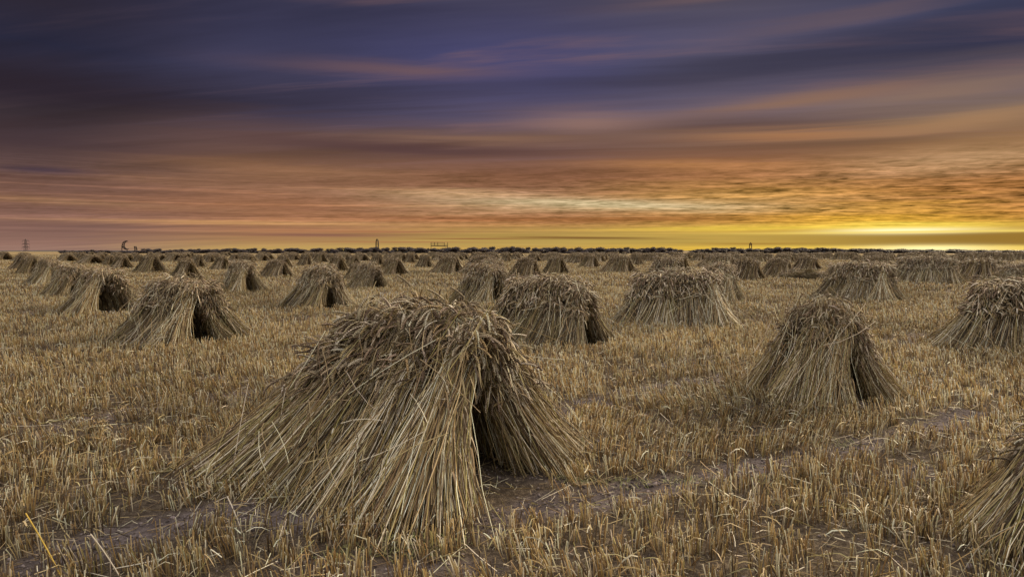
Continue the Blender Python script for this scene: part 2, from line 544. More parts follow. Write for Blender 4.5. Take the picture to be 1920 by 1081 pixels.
def bare_mask(x, y):
    m = np.zeros_like(x)
    wob = 0.6 + 0.9 * hash_noise(x * 3.1, y * 3.1, 5)
    for pts, w, k in BARE_W:
        d = np.full_like(x, 1e9)
        for p, q in zip(pts[:-1], pts[1:]):
            v = q - p
            t = np.clip(((x - p[0]) * v[0] + (y - p[1]) * v[1]) / (v @ v), 0, 1)
            d = np.minimum(d, np.hypot(x - p[0] - t * v[0], y - p[1] - t * v[1]))
        f = np.clip(1.4 - d / (w * wob), 0, 1)
        m = np.maximum(m, k * np.minimum(f * 1.4, 1) * np.clip(0.35 + 1.1 * hash_noise(x * 2.3 + 1, y * 2.3, 8), 0, 1))
    n = hash_noise(x * 1.1 + 7, y * 1.1, 11) * 0.6 + hash_noise(x * 2.7, y * 2.7, 12) * 0.4
    m = np.maximum(m, np.clip((n - 0.74) * 5.0, 0, 0.6))
    return m


def ground_z(x, y):
    d = np.hypot(x, y)
    z = (hash_noise(x * 1.3, y * 1.3, 21) - 0.5) * 0.05 + (hash_noise(x * 4.1, y * 4.1, 22) - 0.5) * 0.03
    return z * np.clip(1.6 - d / 40.0, 0, 1)


def build_ground():
    # one sheet in rings round the viewer, fine near by and running out to the horizon
    radii = np.concatenate([[0.0], np.arange(0.6, 12, 0.09), np.geomspace(12, 9000, 90)])
    nth = 420
    th = np.arange(nth) / nth * 2 * np.pi
    X = radii[:, None] * np.sin(th)[None]
    Yy = radii[:, None] * np.cos(th)[None]
    z = ground_z(X.ravel(), Yy.ravel())
    V = np.stack([X.ravel(), Yy.ravel(), z], 1)
    i = np.arange(len(radii) - 1)[:, None] * nth
    j = np.arange(nth)[None]
    j2 = (j + 1) % nth
    F = np.stack(np.broadcast_arrays(i + j, i + nth + j, i + nth + j2, i + j2), -1).reshape(-1, 4)
    bare = bare_mask(V[:, 0], V[:, 1])
    d = np.hypot(V[:, 0], V[:, 1])
    far = np.clip((d - 30) / 90, 0, 1)
    tint = np.stack([bare * (1 - far), far, np.zeros_like(far)], 1)
    me = make_mesh('field', [(V, F, tint)], mat_ground(), smooth=True)
    o = add_obj('field', me)
    set_props(o, 'bare brown soil of the harvested field running to the horizon', kind='structure')


build_ground()
HALF = math.radians(43.0)
STOOK_FOOT = []        # (x, y, angle, half length, half width) kept free of standing stubble


def under_stook(x, y):
    m = np.zeros(len(x), bool)
    for cx, cy, a, hl, hw in STOOK_FOOT:
        dx, dy = x - cx, y - cy
        u = dx * math.cos(a) + dy * math.sin(a)
        v = -dx * math.sin(a) + dy * math.cos(a)
        m |= (u / hl) ** 2 + (v / hw) ** 2 < 1
    return m


def sample_wedge(rng, r0, r1, n):
    r = np.sqrt(rng.uniform(r0 * r0, r1 * r1, n))
    t = rng.uniform(-HALF, HALF, n)
    return r * np.sin(t), r * np.cos(t)


ROW = ground_at(1690, 815) - ground_at(1180, 925)
ROW = ROW / np.linalg.norm(ROW)


def build_stubble():
    rng = np.random.default_rng(7)
    ch = []
    wedge = lambda a, b: HALF * (b * b - a * a)
    # rings: r0, r1, plants per m2, stalks per plant, radius, sides
    rings = [(1.6, 7.5, 118, 8, 0.0025, 3), (7.5, 14, 86, 7, 0.0031, 3), (14, 28, 42, 6, 0.0043, 3), (28, 60, 15, 5, 0.0085, 3),
             (60, 130, 4.5, 4, 0.017, 3), (130, 320, 0.8, 4, 0.045, 3)]
    for r0, r1, dens, per, rad, sides in rings:
        n = int(wedge(r0, r1) * dens)
        x, y = sample_wedge(rng, r0, r1, n)
        if r1 <= 28:                      # drilled rows, running with the wheel tracks
            v = -x * ROW[1] + y * ROW[0]
            v2 = np.round(v / 0.155) * 0.155 + rng.normal(0, 0.034, n)
            x, y = x - (v2 - v) * ROW[1], y + (v2 - v) * ROW[0]
        bm = bare_mask(x, y)
        thick = hash_noise(x * 0.9, y * 0.9, 3) * 0.5 + hash_noise(x * 2.3, y * 2.3, 4) * 0.5
        keep = rng.uniform(0, 1, n) < (1 - bm) * np.clip(0.45 + thick * 1.1, 0, 1)
        if r0 < 60:
            keep &= ~under_stook(x, y)
        x, y, thick = x[keep], y[keep], thick[keep]
        n = len(x)
        # every plant leans its own way, patches were pushed over together
        la = hash_noise(x * 0.7, y * 0.7, 31) * 4.0 * np.pi
        lm = 0.10 + 0.55 * np.clip(hash_noise(x * 0.5 + 3, y * 0.5, 32) - 0.35, 0, 1)
        lean = np.stack([np.cos(la) * lm - 0.10, np.sin(la) * lm * 0.8], 1) + rng.normal(0, 0.10, (n, 2))
        px = np.repeat(x, per) + rng.normal(0, 0.020 + rad, n * per)
        py = np.repeat(y, per) + rng.normal(0, 0.020 + rad, n * per)
        ht = np.repeat(0.102 + 0.055 * thick + rng.normal(0, 0.018, n), per) * rng.uniform(0.55, 1.2, n * per)
        ln = np.repeat(lean, per, 0) + rng.normal(0, 0.15, (n * per, 2))
        wild = rng.uniform(0, 1, n * per) < 0.07
        ln[wild] += rng.normal(0, 0.9, (wild.sum(), 2))
        ht = np.clip(ht, 0.04, 0.26)
        q = ht * (0.92 + 0.1 * rng.uniform(0, 1, n * per))
        nrm = np.sqrt(1 + (ln ** 2).sum(1))
        gz = ground_z(px, py)
        K = 3 if r1 <= 14 else 2
        P = np.empty((n * per, K, 3))
        for k in range(K):
            t = k / (K - 1)
            c = t ** 1.15
            P[:, k, 0] = px + ln[:, 0] / nrm * q * c
            P[:, k, 1] = py + ln[:, 1] / nrm * q * c
            P[:, k, 2] = gz - 0.012 + (q / nrm) * t + 0.012 * t
        R = np.repeat((rad * rng.uniform(0.65, 1.3, n * per))[:, None], K, 1)
        tint = straw_tint(rng, n * per, 'stubble')
        patch = 0.66 + 0.80 * hash_noise(px * 0.45, py * 0.45, 41)
        tint *= patch[:, None]
        # bases browner and darkened to paint in the shade between stalks, cut tips bleached
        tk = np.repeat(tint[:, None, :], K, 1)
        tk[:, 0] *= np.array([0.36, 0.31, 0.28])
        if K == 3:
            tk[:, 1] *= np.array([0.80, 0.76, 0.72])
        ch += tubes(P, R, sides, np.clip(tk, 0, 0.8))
        # curled dry leaves among the stalks
        if r1 <= 28:
            nl = int(n * (0.9 if r1 <= 14 else 0.7))
            i = rng.integers(0, n, nl)
            bx = x[i] + rng.normal(0, 0.04, nl)
            by = y[i] + rng.normal(0, 0.04, nl)
            az = rng.uniform(0, 2 * np.pi, nl)
            L = rng.uniform(0.06, 0.16, nl)
            K = 4
            P = np.empty((nl, K, 3))
            h0 = rng.uniform(0.0, 0.09, nl)
            for k in range(K):
                t = k / (K - 1)
                P[:, k, 0] = bx + np.cos(az) * L * t
                P[:, k, 1] = by + np.sin(az) * L * t
                P[:, k, 2] = ground_z(bx, by) + h0 + 0.02 + L * 0.55 * (t - 1.25 * t * t) + rng.normal(0, 0.004, nl)
            P[:, :, 2] = np.maximum(P[:, :, 2], ground_z(bx, by)[:, None] + 0.004)
            Wd = np.repeat((rng.uniform(0.0018, 0.004, nl) * (1 if r1 <= 14 else 1.6))[:, None], K, 1)
            Wd[:, -1] *= 0.25
            side = norm(np.stack([-np.sin(az), np.cos(az), rng.normal(0, 0.6, nl)], 1))
            ch += ribbons(P, Wd, side, straw_tint(rng, nl, 'stubble') * rng.uniform(0.35, 0.8, (nl, 1)))
    me = make_mesh('stubble', ch, M_STUB)
    o = add_obj('stubble', me)
    set_props(o, 'short golden wheat stubble standing all over the field', 'stubble', kind='stuff')

    # cut straw lying about
    ch = []
    for r0, r1, dens, rad, lk in ((1.6, 8, 70, 0.0022, 1.0), (8, 18, 22, 0.003, 1.0), (1.6, 6, 330, 0.0016, 0.28), (6, 11, 120, 0.0024, 0.35)):
        n = int(wedge(r0, r1) * dens)
        x, y = sample_wedge(rng, r0, r1, n)
        az = rng.uniform(0, 2 * np.pi, n)
        L = (rng.gamma(2.2, 0.065, n) * lk).clip(0.012, 0.62)
        K = 4
        P = np.empty((n, K, 3))
        lift = rng.uniform(0.004, 0.075 * lk, n)
        tip = rng.normal(0, 0.03 * lk, n)
        bend = rng.normal(0, 0.05, n)
        for k in range(K):
            t = k / (K - 1)
            P[:, k, 0] = x + np.cos(az) * L * (t - .5) - np.sin(az) * L * bend * (t - t * t) * 2
            P[:, k, 1] = y + np.sin(az) * L * (t - .5) + np.cos(az) * L * bend * (t - t * t) * 2
            P[:, k, 2] = lift + tip * (t - 0.5)
        P[:, :, 2] = np.maximum(P[:, :, 2], 0.004) + ground_z(P[:, :, 0].ravel(), P[:, :, 1].ravel()).reshape(n, K)
        R = np.repeat((rad * rng.uniform(0.7, 1.3, n))[:, None], K, 1)
        ch += tubes(P, R, 3, straw_tint(rng, n, 'straw') * rng.uniform(0.65, 1.05, (n, 1)))
    o = add_obj('loose_straw', make_mesh('loose_straw', ch, M_STRAW))
    set_props(o, 'loose cut straws lying scattered between the stubble rows', 'straw', kind='stuff')

    # crumbs and clods of soil
    n = 60000
    x, y = sample_wedge(rng, 1.7, 9.0, n)
    k = rng.uniform(0, 1, n) < 0.10 + bare_mask(x, y)
    x, y = x[k], y[k]
    n = len(x)
    r = np.clip(rng.lognormal(-5.3, 0.6, n), .002, .026)
    A = norm(rng.normal(0, 1, (n, 3)))
    B = norm(np.cross(A, rng.normal(0, 1, (n, 3))))
    D = np.cross(A, B)
    C = np.stack([x, y, ground_z(x, y) + r * 0.3], 1)
    t = np.array([0.13, 0.106, 0.10]) * rng.uniform(0.45, 1.7, (n, 1))
    r = r[:, None]
    o = add_obj('soil_clods', make_mesh('soil_clods', octas(C, A * r * rng.uniform(.7, 1.3, (n, 1)), B * r, D * r * .8, t), M_CLOD))
    set_props(o, 'crumbs and small clods of soil on the bare ground', 'soil', kind='stuff')

    # a few green weeds in the bare places
    spots = [(790, 1022, 0.16), (760, 1035, 0.10), (840, 1012, 0.08), (190, 880, 0.12), (290, 878, 0.1), (1450, 900, 0.12), (1170, 905, 0.12), (1560, 830, 0.14),
             (640, 1040, 0.10), (1290, 905, 0.1), (300, 705, 0.2), (1080, 900, 0.1)]
    ch = []
    for px, py, rr in spots:
        c = ground_at(px, py)
        n = int(110 * rr / 0.12)
        a = rng.uniform(0, 2 * np.pi, n)
        r = rr * np.sqrt(rng.uniform(0, 1, n))
        bx, by = c[0] + r * np.cos(a) * 1.6, c[1] + r * np.sin(a)
        az = rng.uniform(0, 2 * np.pi, n)
        L = rng.uniform(0.02, 0.055, n)
        K = 3
        P = np.empty((n, K, 3))
        for k in range(K):
            t = k / (K - 1)
            P[:, k, 0] = bx + np.cos(az) * L * t
            P[:, k, 1] = by + np.sin(az) * L * t
            P[:, k, 2] = ground_z(bx, by) + L * (1.3 * t - 0.8 * t * t)
        Wd = np.stack([np.full(n, .0022), np.full(n, .003), np.full(n, .0005)], 1)
        side = norm(np.stack([-np.sin(az), np.cos(az), rng.normal(0, .3, n)], 1))
        tint = np.array([0.15, 0.14, 0.055]) * rng.uniform(0.6, 1.4, (n, 1)) * rng.uniform(0.9, 1.1, (n, 3))
        ch += ribbons(P, Wd, side, tint)
    o = add_obj('weeds', make_mesh('weeds', ch, M_LEAF))
    set_props(o, 'small green weeds sprouting in the bare soil', 'weeds', kind='stuff')


# ------------------------------------------------------------------ sheaves
def gen_sheaf(rng, n_stalk, n_ear, n_leaf, rad, hi, yb=0.62, spread=1.0, hgt=1.06, waist=0.13, ear_lo=0.50, top=0.14, tone=1.0):
    """A tied sheaf leaning from its butts (y = -yb, on the ground) to the ridge (y = 0). Returns straw, ears and band chunks."""
    def curves(n, s_lo, s_hi, rim):
        th = rng.uniform(0, 2 * np.pi, n)
        r = np.sqrt(rng.uniform(rim, 1, n))
        cx, cy = r * np.cos(th), r * np.sin(th)
        B = np.stack([cx * 0.35 * spread + rng.normal(0, .055, n), -yb + cy * 0.25 + rng.normal(0, .06, n), np.full(n, -0.02)], 1)
        out = np.clip(-cy, 0, 1) * rng.uniform(0.3, 1.0, n)
        B[:, 1] -= 0.10 * out
        Wp = np.stack([cx * waist + rng.normal(0, .014, n), -yb * 0.40 + cy * 0.125 + rng.normal(0, .014, n), np.full(n, hgt * 0.56)], 1)
        Tp = np.stack([cx * top + rng.normal(0, .035, n), -0.03 - (top - 0.14) + cy * (top - 0.045) + rng.normal(0, .03, n), hgt * (1.03 - 0.16 * r * r) + rng.normal(0, .035, n)], 1)
        s = rng.uniform(s_lo, s_hi, n)
        start = np.where(rng.uniform(0, 1, n) < 0.5, rng.uniform(0.0, 0.16, n), 0.0)
        return cx, cy, B, Wp, Tp, s, start

    tw = 0.56

    def ev(B, Wp, Tp, t):
        t = t[:, None]
        l0 = (t - tw) * (t - 1) / (tw)
        l1 = t * (t - 1) / (tw * (tw - 1))
        l2 = t * (t - tw) / (1 - tw)
        return B * l0 + Wp * l1 + Tp * l2

    straw = []
    # standing straws
    K = 7 if hi else 5
    cx, cy, B, Wp, Tp, s, st = curves(n_stalk, 0.72, 0.95, 0.25)
    P = np.stack([ev(B, Wp, Tp, st + (s - st) * k / (K - 1)) for k in range(K)], 1)
    P[:, 1:-1] += rng.normal(0, 0.007, (n_stalk, K - 2, 3))
    P += rng.normal(0, 0.016, (n_stalk, 1, 3)) * np.array([1, 1, .3])
    bow = np.sin(np.linspace(0, np.pi, K))[None, :, None]
    P += rng.normal(0, 0.016, (n_stalk, 1, 3)) * bow
    R = np.repeat((rad * rng.uniform(0.7, 1.3, n_stalk))[:, None], K, 1) * np.linspace(1.12, 0.75, K)[None]
    tint = straw_tint(rng, n_stalk) * tone
    tk = np.repeat(tint[:, None], K, 1)
    tk[:, 0] *= 0.9
    straw += tubes(P, R, 3, np.clip(tk, 0, .8))
    # dry leaves
    if n_leaf:
        cx, cy, B, Wp, Tp, s, st = curves(n_leaf, 0.2, 0.95, 0.75)
        p0 = ev(B, Wp, Tp, s)
        o = norm(np.stack([cx + rng.normal(0, .5, n_leaf), cy - 0.3 + rng.normal(0, .5, n_leaf), np.zeros(n_leaf)], 1))
        L = rng.uniform(0.08, 0.26, n_leaf)
        K = 5
        Pl = np.stack([p0 + o * (L * t * 0.5)[:, None] + np.array([0, 0, 1.0]) * (L * (0.25 * t - 1.0 * t * t))[:, None] for t in np.linspace(0, 1, K)], 1)
        Pl[:, :, 2] = np.maximum(Pl[:, :, 2], 0.01)
        Wd = np.repeat((rng.uniform(.0025, .0055, n_leaf))[:, None], K, 1) * np.array([.7, 1, 1, .8, .2])[None]
        sd = norm(np.stack([-o[:, 1], o[:, 0], rng.normal(0, .4, n_leaf)], 1))
        straw += ribbons(Pl, Wd, sd, straw_tint(rng, n_leaf) * tone * 0.85)
    # ears on nodding necks
    ears = []
    cx, cy, B, Wp, Tp, s, st = curves(n_ear, 0.0, 1.0, 0.50)
    s = ear_lo + (1.01 - ear_lo) * s ** 0.85
    p0 = ev(B, Wp, Tp, s)
    tg = norm(ev(B, Wp, Tp, s + 0.02) - ev(B, Wp, Tp, s - 0.02))
    o = np.stack([cx * 0.8 + rng.normal(0, .85, n_ear), cy * 0.7 - 0.30 + rng.normal(0, .6, n_ear), np.zeros(n_ear)], 1)
    o = norm(o)
    up = np.clip(tg[:, 2], -1, 1)
    fo = (tg * o).sum(1)
    ph0 = np.arctan2(fo, up)
    ph1 = np.radians(np.clip(rng.normal(154, 36, n_ear), 55, 215))
    neck = rng.uniform(0.035, 0.085, n_ear)
    elen = rng.uniform(0.09, 0.135, n_ear)
    KN, KE = (5, 8) if hi else (3, 5)
    lat = np.cross(o, np.array([0, 0, 1.0]))
    drift = rng.normal(0, 0.45, n_ear)

    def march(p, steps, phs):
        pts = [p]
        for q in phs:
            d = np.cos(q)[:, None] * np.array([[0, 0, 1.0]]) + np.sin(q)[:, None] * norm(o + lat * drift[:, None])
            p = p + d * steps[:, None]
            pts.append(p)
        return np.stack(pts, 1)

    phn = [ph0 + (ph1 - ph0) * (0.75 * (k + .5) / (KN - 1)) for k in range(KN - 1)]
    PN = march(p0, neck / (KN - 1), phn)
    phe = [ph0 + (ph1 - ph0) * (0.75 + 0.35 * (k + .5) / (KE - 1)) for k in range(KE - 1)]
    PE = march(PN[:, -1], elen / (KE - 1), phe)
    ntint = straw_tint(rng, n_ear) * tone
    straw += tubes(PN, np.full((n_ear, KN), rad * 0.65), 3, ntint, cap=False)
    et = straw_tint(rng, n_ear, 'ear') * (0.3 + 0.75 * tone)
    if hi:
        S = 10                                   # spikelets up each side
        for sgn in (-1, 1):
            for k in range(S):
                t = (k + (0.25 if sgn > 0 else 0.75)) / S * (KE - 1)
                i = min(int(t), KE - 2)
                f = t - i
                c = PE[:, i] * (1 - f) + PE[:, i + 1] * f
                ax = norm(PE[:, i + 1] - PE[:, i])
                roll = drift * 3.0
                ref = norm(lat * np.cos(roll)[:, None] + np.cross(ax, lat) * np.sin(roll)[:, None])
                sd = norm(np.cross(ax, np.cross(ref, ax)))
                nr = np.cross(ax, sd)
                w = 0.0066 * (1.0 if k < S - 2 else 0.7)
                cc = c + sd * (sgn * w * 0.62)
                A = norm(ax + sd * sgn * 0.55) * 0.0088
                Bv = norm(np.cross(nr, A)) * 0.0038
                ears += octas(cc, A, Bv, nr * 0.0052, np.clip(et * rng.uniform(0.7, 1.35, (n_ear, 1)), 0, .8))
        ears += tubes(PE, np.full((n_ear, KE), 0.004), 3, et * 0.7, cap=False)
    else:
        R = np.full((n_ear, KE), 0.0085) * np.array([.55, 1.1, 1.0, .9, .3])[None]
        ears += tubes(PE, R, 4, et, cap=False)
    # twisted straw band round the waist
    band = []
    nb = 10 if hi else 5
    for k in range(nb):
        a = np.linspace(0, 2 * np.pi, 19) + rng.uniform(0, 6)
        wv = 0.012 * np.sin(a * 3 + k * 1.9)
        rx, ry = waist + 0.012 + rng.normal(0, .006) + wv, 0.132 + rng.normal(0, .006) + wv
        pz = hgt * 0.56 + 0.012 * np.cos(a * 3 + k * 1.9) + rng.normal(0, .006)
        pp = np.stack([rx * np.cos(a), -yb * 0.40 + ry * np.sin(a) - 0.0, pz + 0.45 * ry * np.sin(a) * 0.3], 1)[None]
        band += tubes(pp, np.full((1, 19), rad * 1.15), 3, straw_tint(rng, 1) * tone, cap=False)
    # loose ends sticking out of the knot
    return straw, ears, band


def sheaf_set(seed, count, special=False, **kw):
    out = []
    for i in range(count):
        rng = np.random.default_rng(seed + i * 17)
        k = dict(kw, spread=rng.uniform(0.85, 1.15))
        if special and i == 0:          # a tightly tied one whose straw shows up to the top
            k.update(spread=1.2, waist=0.085, ear_lo=0.80, n_ear=150, top=0.14, tone=1.22)
        s, e, b = gen_sheaf(rng, **k)
        out.append((make_mesh('sheaf', s, M_STRAW), make_mesh('ears', e, M_EAR), make_mesh('straw_band', b, M_STRAW)))
    return out


HI = sheaf_set(100, 6, special=True, n_stalk=880, n_ear=430, n_leaf=120, rad=0.0021, hi=True, ear_lo=0.44)
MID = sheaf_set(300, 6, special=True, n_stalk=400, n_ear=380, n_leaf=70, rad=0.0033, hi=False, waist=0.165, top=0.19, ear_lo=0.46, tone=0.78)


def add_sheaf(parent, meshes, loc, rot, scale=(1, 1, 1), tilt=0.0):
    s = add_obj('sheaf', meshes[0], parent, loc)
    s.rotation_euler = (tilt, 0, rot)
    s.scale = scale
    e = add_obj('ears', meshes[1], s)
    e['kind'] = 'stuff'
    add_obj('straw_band', meshes[2], s)
    return s


def loose_chunk(rng, n, hl, rad):
    """stray straws caught at odd angles on the outside of a stook"""
    side = rng.choice([-1, 1], n)
    t = rng.uniform(0.05, 0.95, n)
    x = rng.uniform(-hl, hl, n) * (1.25 - 0.5 * t)
    y = side * (1.02 * (1 - t) ** 1.15 + 0.19) * rng.uniform(0.93, 1.06, n)
    c = np.stack([x, y, 1.02 * t], 1)
    slope = norm(np.stack([rng.normal(0, .7, n), -side * 0.55, np.full(n, .85)], 1))
    slope = norm(slope + rng.normal(0, .22, (n, 3)))
    L = rng.uniform(.15, .6, n)
    K = 4
    bend = rng.normal(0, .04, (n, 3))
    P = np.stack([c + slope * ((q - .5) * L)[:, None] + bend * (q - q * q) * 2 for q in np.linspace(0, 1, K)], 1)
    P[:, :, 2] = np.maximum(P[:, :, 2], 0.015)
    return tubes(P, np.full((n, K), rad), 3, straw_tint(rng, n))


LOOSE = {k: make_mesh('stray_straw', loose_chunk(np.random.default_rng(50 + k), 240, 0.17 * k + 0.1, 0.0025), M_STRAW) for k in (3, 4, 5)}


def build_stook(loc, rotz, pairs, variants, rng, scale=1.0, long=1.0):
    root = add_obj('stook', None, None, (loc[0], loc[1], 0.0), rotz)
    root.scale = (scale * long, scale, scale)
    root.rotation_euler = (rng.normal(0, .03), rng.normal(0, .035), rotz)
    wide_y = rng.uniform(0.90, 1.14)
    droop = rng.uniform(0.0, 0.10)
    gap = 0.22
    for j in range(pairs):
        u = j - (pairs - 1) / 2
        for side in (0, 1):
            x = u * gap + rng.normal(0, .025)
            e = u / max((pairs - 1) / 2, 1)
            splay = e * (0.16 if e > 0 else 0.72) + rng.normal(0, .06)
            rot = splay if side == 0 else math.pi - splay
            sc = rng.uniform(0.95, 1.06)
            pick = variants[0] if (side == 0 and e > 0.9 and rng.uniform() < .65) else variants[1 + rng.integers(len(variants) - 1)]
            sc *= 1.0 - droop * abs(e)
            add_sheaf(root, pick, (x, rng.normal(0, .02), 0), rot,
                      (rng.choice([-1, 1]) * rng.uniform(.92, 1.12) * (0.85 if e > 0.9 else 1.0), wide_y * sc * rng.uniform(.98, 1.12) * (1.15 if e > 0.9 and side else 1.0), sc))
    if rng.uniform() < 0.75:             # a loose sheaf has slipped into the open end
        k = rng.uniform(0.66, 0.86)
        add_sheaf(root, variants[1 + rng.integers(len(variants) - 1)], ((pairs - 1) / 2 * gap - rng.uniform(0.0, 0.12), 0.02, 0), math.pi - rng.uniform(0.35, 0.9), (0.75, k, k))
    st = add_obj('stray_straw', LOOSE[min(max(pairs, 3), 5)], root)
    st['kind'] = 'stuff'
    return root


def far_mesh(seed, pairs):
    """a whole stook far enough off that its sheaves run together"""
    rng = np.random.default_rng(seed)
    ch_s, ch_e = [], []
    lean, sag = rng.uniform(0.52, 0.74), rng.uniform(-0.05, 0.30)
    for j in range(pairs):
        u = j - (pairs - 1) / 2
        for side in (0, 1):
            s, e, b = gen_sheaf(rng, 110, 60, 0, 0.0075, False, yb=lean, waist=0.165, top=0.19, tone=np.array([0.58, 0.53, 0.47]), spread=rng.uniform(.85, 1.2), hgt=1.06 * (1 - sag * abs(u) / pairs))  # far straw tinted darker, partly standing in for its backlit shade
            e_ = u / max((pairs - 1) / 2, 1)
            splay = e_ * (0.16 if e_ > 0 else 0.72) + rng.normal(0, .06)
            rot = splay if side == 0 else math.pi - splay
            c, sn = math.cos(rot), math.sin(rot)
            k = rng.uniform(.95, 1.06)
            for src, dst, fat in ((s, ch_s, 1), (e, ch_e, 1)):
                for v, f, t in src:
                    w = v * k
                    w = np.stack([w[:, 0] * c - w[:, 1] * sn + u * 0.22, w[:, 0] * sn + w[:, 1] * c, w[:, 2]], 1)
                    dst.append((w, f, t))
    return make_mesh('stook', ch_s + ch_e, M_STRAW)


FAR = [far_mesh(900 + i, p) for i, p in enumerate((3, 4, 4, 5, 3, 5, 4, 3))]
RIDGE = math.radians(-36.0)

# picture x of the middle, y of the nearest butts, y of the top, sheaf pairs, turn (degrees), label
STOOKS = [
    (332, 652, 512, 4, 6, 'large stook at left with a dark open end and a pale fanned front sheaf'),
    (1014, 655, 512, 5, -2, 'large stook just behind the right shoulder of the biggest one, dark gap on its right'),
    (1268, 603, 503, 5, 16, 'broad stook seen side on, arched sheaves, to the right of centre'),
    (1538, 776, 557, 3, -20, 'tall narrow stook on bare trodden ground in the right half, second largest whole one'),
    (1932, 668, 517, 5, 6, 'dense shaggy stook cut by the right edge of the photo at mid height'),
    (597, 572, 492, 3, 8, 'rounded shaggy stook above and left of the biggest one, small hollow low on its right'),
    (905, 566, 493, 4, -4, 'stook half hidden behind the left side of the large stook right of centre'),
    (1606, 559, 490, 5, -4, 'wide low stook with a long sloping right flank, behind the tall narrow one'),
    (185, 583, 500, 3, 8, 'stook with pale left flank and black hollow, left of the large dark-ended one'),
    (130, 552, 492, 3, 4, 'brown stook partly hidden behind the left-hand hollow stook'),
    (450, 545, 487, 3, 14, 'steep pointed stook with a tall black opening, above the large left stook'),
    (1345, 562, 492, 3, 4, 'stook with a deep dark right end peeping out behind the broad arched stook'),
    (687, 537, 490, 4, 0, 'low spreading stook with a dark central hollow between the rounded stook and the centre'),
    (1730, 526, 478, 6, -8, 'long dark flat-topped stook on the right with no opening'),
    (1836, 522, 482, 5, -2, 'dark rounded stook next to the long flat-topped one, behind the shaggy one'),
    (1909, 530, 492, 4, 0, 'dark stook on the right edge, behind the shaggy edge stook'),
    (90, 530, 483, 3, 6, 'stook third in the receding row at the left edge'),
    (348, 521, 480, 3, 6, 'pointed stook right behind the top of the large left stook'),
    (518, 516, 483, 4, 4, 'squat round stook just right of the steep pointed one'),
    (1396, 521, 480, 4, -2, 'round-topped stook with a pale fan of butts, right behind the broad arched pair'),
    (1457, 515, 480, 4, -6, 'round stook between the pale fanned one and the fallen heap'),
    (985, 518, 478, 4, 6, 'stook with a black right end directly behind the large stook right of centre'),
    (736, 513, 480, 4, 0, 'dark mound-like stook with a skirt of slipped straw left of centre'),
    (840, 510, 477, 4, 0, 'smooth dome-shaped stook standing alone, just above the biggest stook'),
    (1040, 511, 477, 3, 4, 'neat stook with a slim dark opening in the middle distance right of centre'),
    (1160, 508, 476, 4, -4, 'neat round stook standing alone left of the broad arched one'),
    (1248, 532, 480, 4, 0, 'pale crested stook immediately behind the broad arched one'),
    (918, 526, 484, 4, 0, 'reddish stook showing only its top behind the half hidden stook'),
    (280, 508, 474, 3, 12, 'pointed stook with a square dark opening, left middle distance'),
    (57, 512, 478, 3, 4, 'second stook in the receding row at the left edge'),
    (45, 503, 473, 4, 2, 'farthest stook of the receding row at the left edge, wide and dark topped'),
    (631, 507, 475, 3, 4, 'cone-shaped stook with a dark right side behind the rounded shaggy one'),
    (415, 504, 476, 3, 6, 'cone-shaped stook with a dark right end between the pointed ones'),
    (668, 522, 489, 3, 0, 'stook squeezed between the cone-shaped one and the low spreading one'),
    (1510, 504, 477, 4, -4, 'stook behind the fallen heap of sheaves'),
    (1612, 506, 478, 3, -4, 'dark stook straight behind the wide low stook'),
    (228, 501, 475, 3, 6, 'stook beside the square-opening one, to its left'),
    (905, 512, 474, 4, 2, 'stook rising behind the reddish one near the centre'),
    (1272, 506, 474, 3, 0, 'dark smooth stook behind the crested one'),
    (795, 499, 475, 3, 4, 'small triangular stook left of the dome-shaped one'),
    (1105, 499, 474, 3, 0, 'small stook with a slim dark side left of the neat round one'),
    (1648, 499, 478, 4, -4, 'small dark stook beside the open field strip on the right'),
    (1345, 499, 475, 4, -4, 'small broad stook behind the round-topped one'),
    (530, 500, 474, 3, 4, 'small stook behind the squat round one'),
    (572, 496, 473, 3, 4, 'small triangular stook behind and left of the rounded shaggy one'),
    (170, 493, 475, 5, 0, 'long low stook in the left distance, below the crescent frame'),
    (205, 496, 477, 3, 4, 'small stook touching the long low one'),
    (370, 499, 475, 3, 4, 'small stook peeping out right of the pointed one'),
    (465, 497, 474, 3, 4, 'small stook behind the steep pointed one'),
    (600, 491, 471, 3, 4, 'little stook with a dark square end in the distance'),
    (660, 500, 476, 3, 0, 'small stook behind the squeezed one'),
    (706, 495, 473, 3, 0, 'little stook below the arched lattice mast'),
    (768, 491, 473, 3, 0, 'little stook between the arched mast and the scaffold frame'),
    (1000, 489, 473, 4, 0, 'little broad stook on the skyline side of the black-ended stook'),
    (948, 489, 474, 3, 0, 'little stook in the gap left of the black-ended stook'),
    (1192, 495, 474, 3, 0, 'little stook leaning out behind the neat round one'),
    (1308, 488, 472, 3, 0, 'little pointed stook in the gap in the far hedge'),
    (8, 486, 470, 4, 4, 'distant stook cut off by the left edge'),
    (1584, 483, 472, 3, 0, 'distant dark stook at the end of the pale field strip'),
]
WIDTH = {332: 255, 1014: 310, 1268: 200, 1538: 296, 1932: 250, 597: 125, 905: 105, 1606: 152, 185: 125, 130: 75, 450: 97, 1345: 100, 687: 103, 1730: 125, 1836: 105, 1909: 80,
         90: 62, 348: 70, 518: 76, 1396: 80, 1457: 66, 985: 66, 736: 72, 840: 74, 1040: 64, 1160: 74, 1248: 84, 918: 80, 280: 66, 57: 52, 45: 56, 631: 46, 415: 50, 668: 44, 1510: 62,
         1612: 54, 228: 52, 905.5: 70, 1272: 40, 795: 48, 1105: 52, 1648: 44, 530: 44, 572: 42, 170: 60, 205: 36, 370: 40, 465: 40, 600: 34, 660: 44, 706: 46, 768: 28, 1000: 40, 948: 30,
         1192: 36, 1308: 38, 8: 40, 1584: 34}
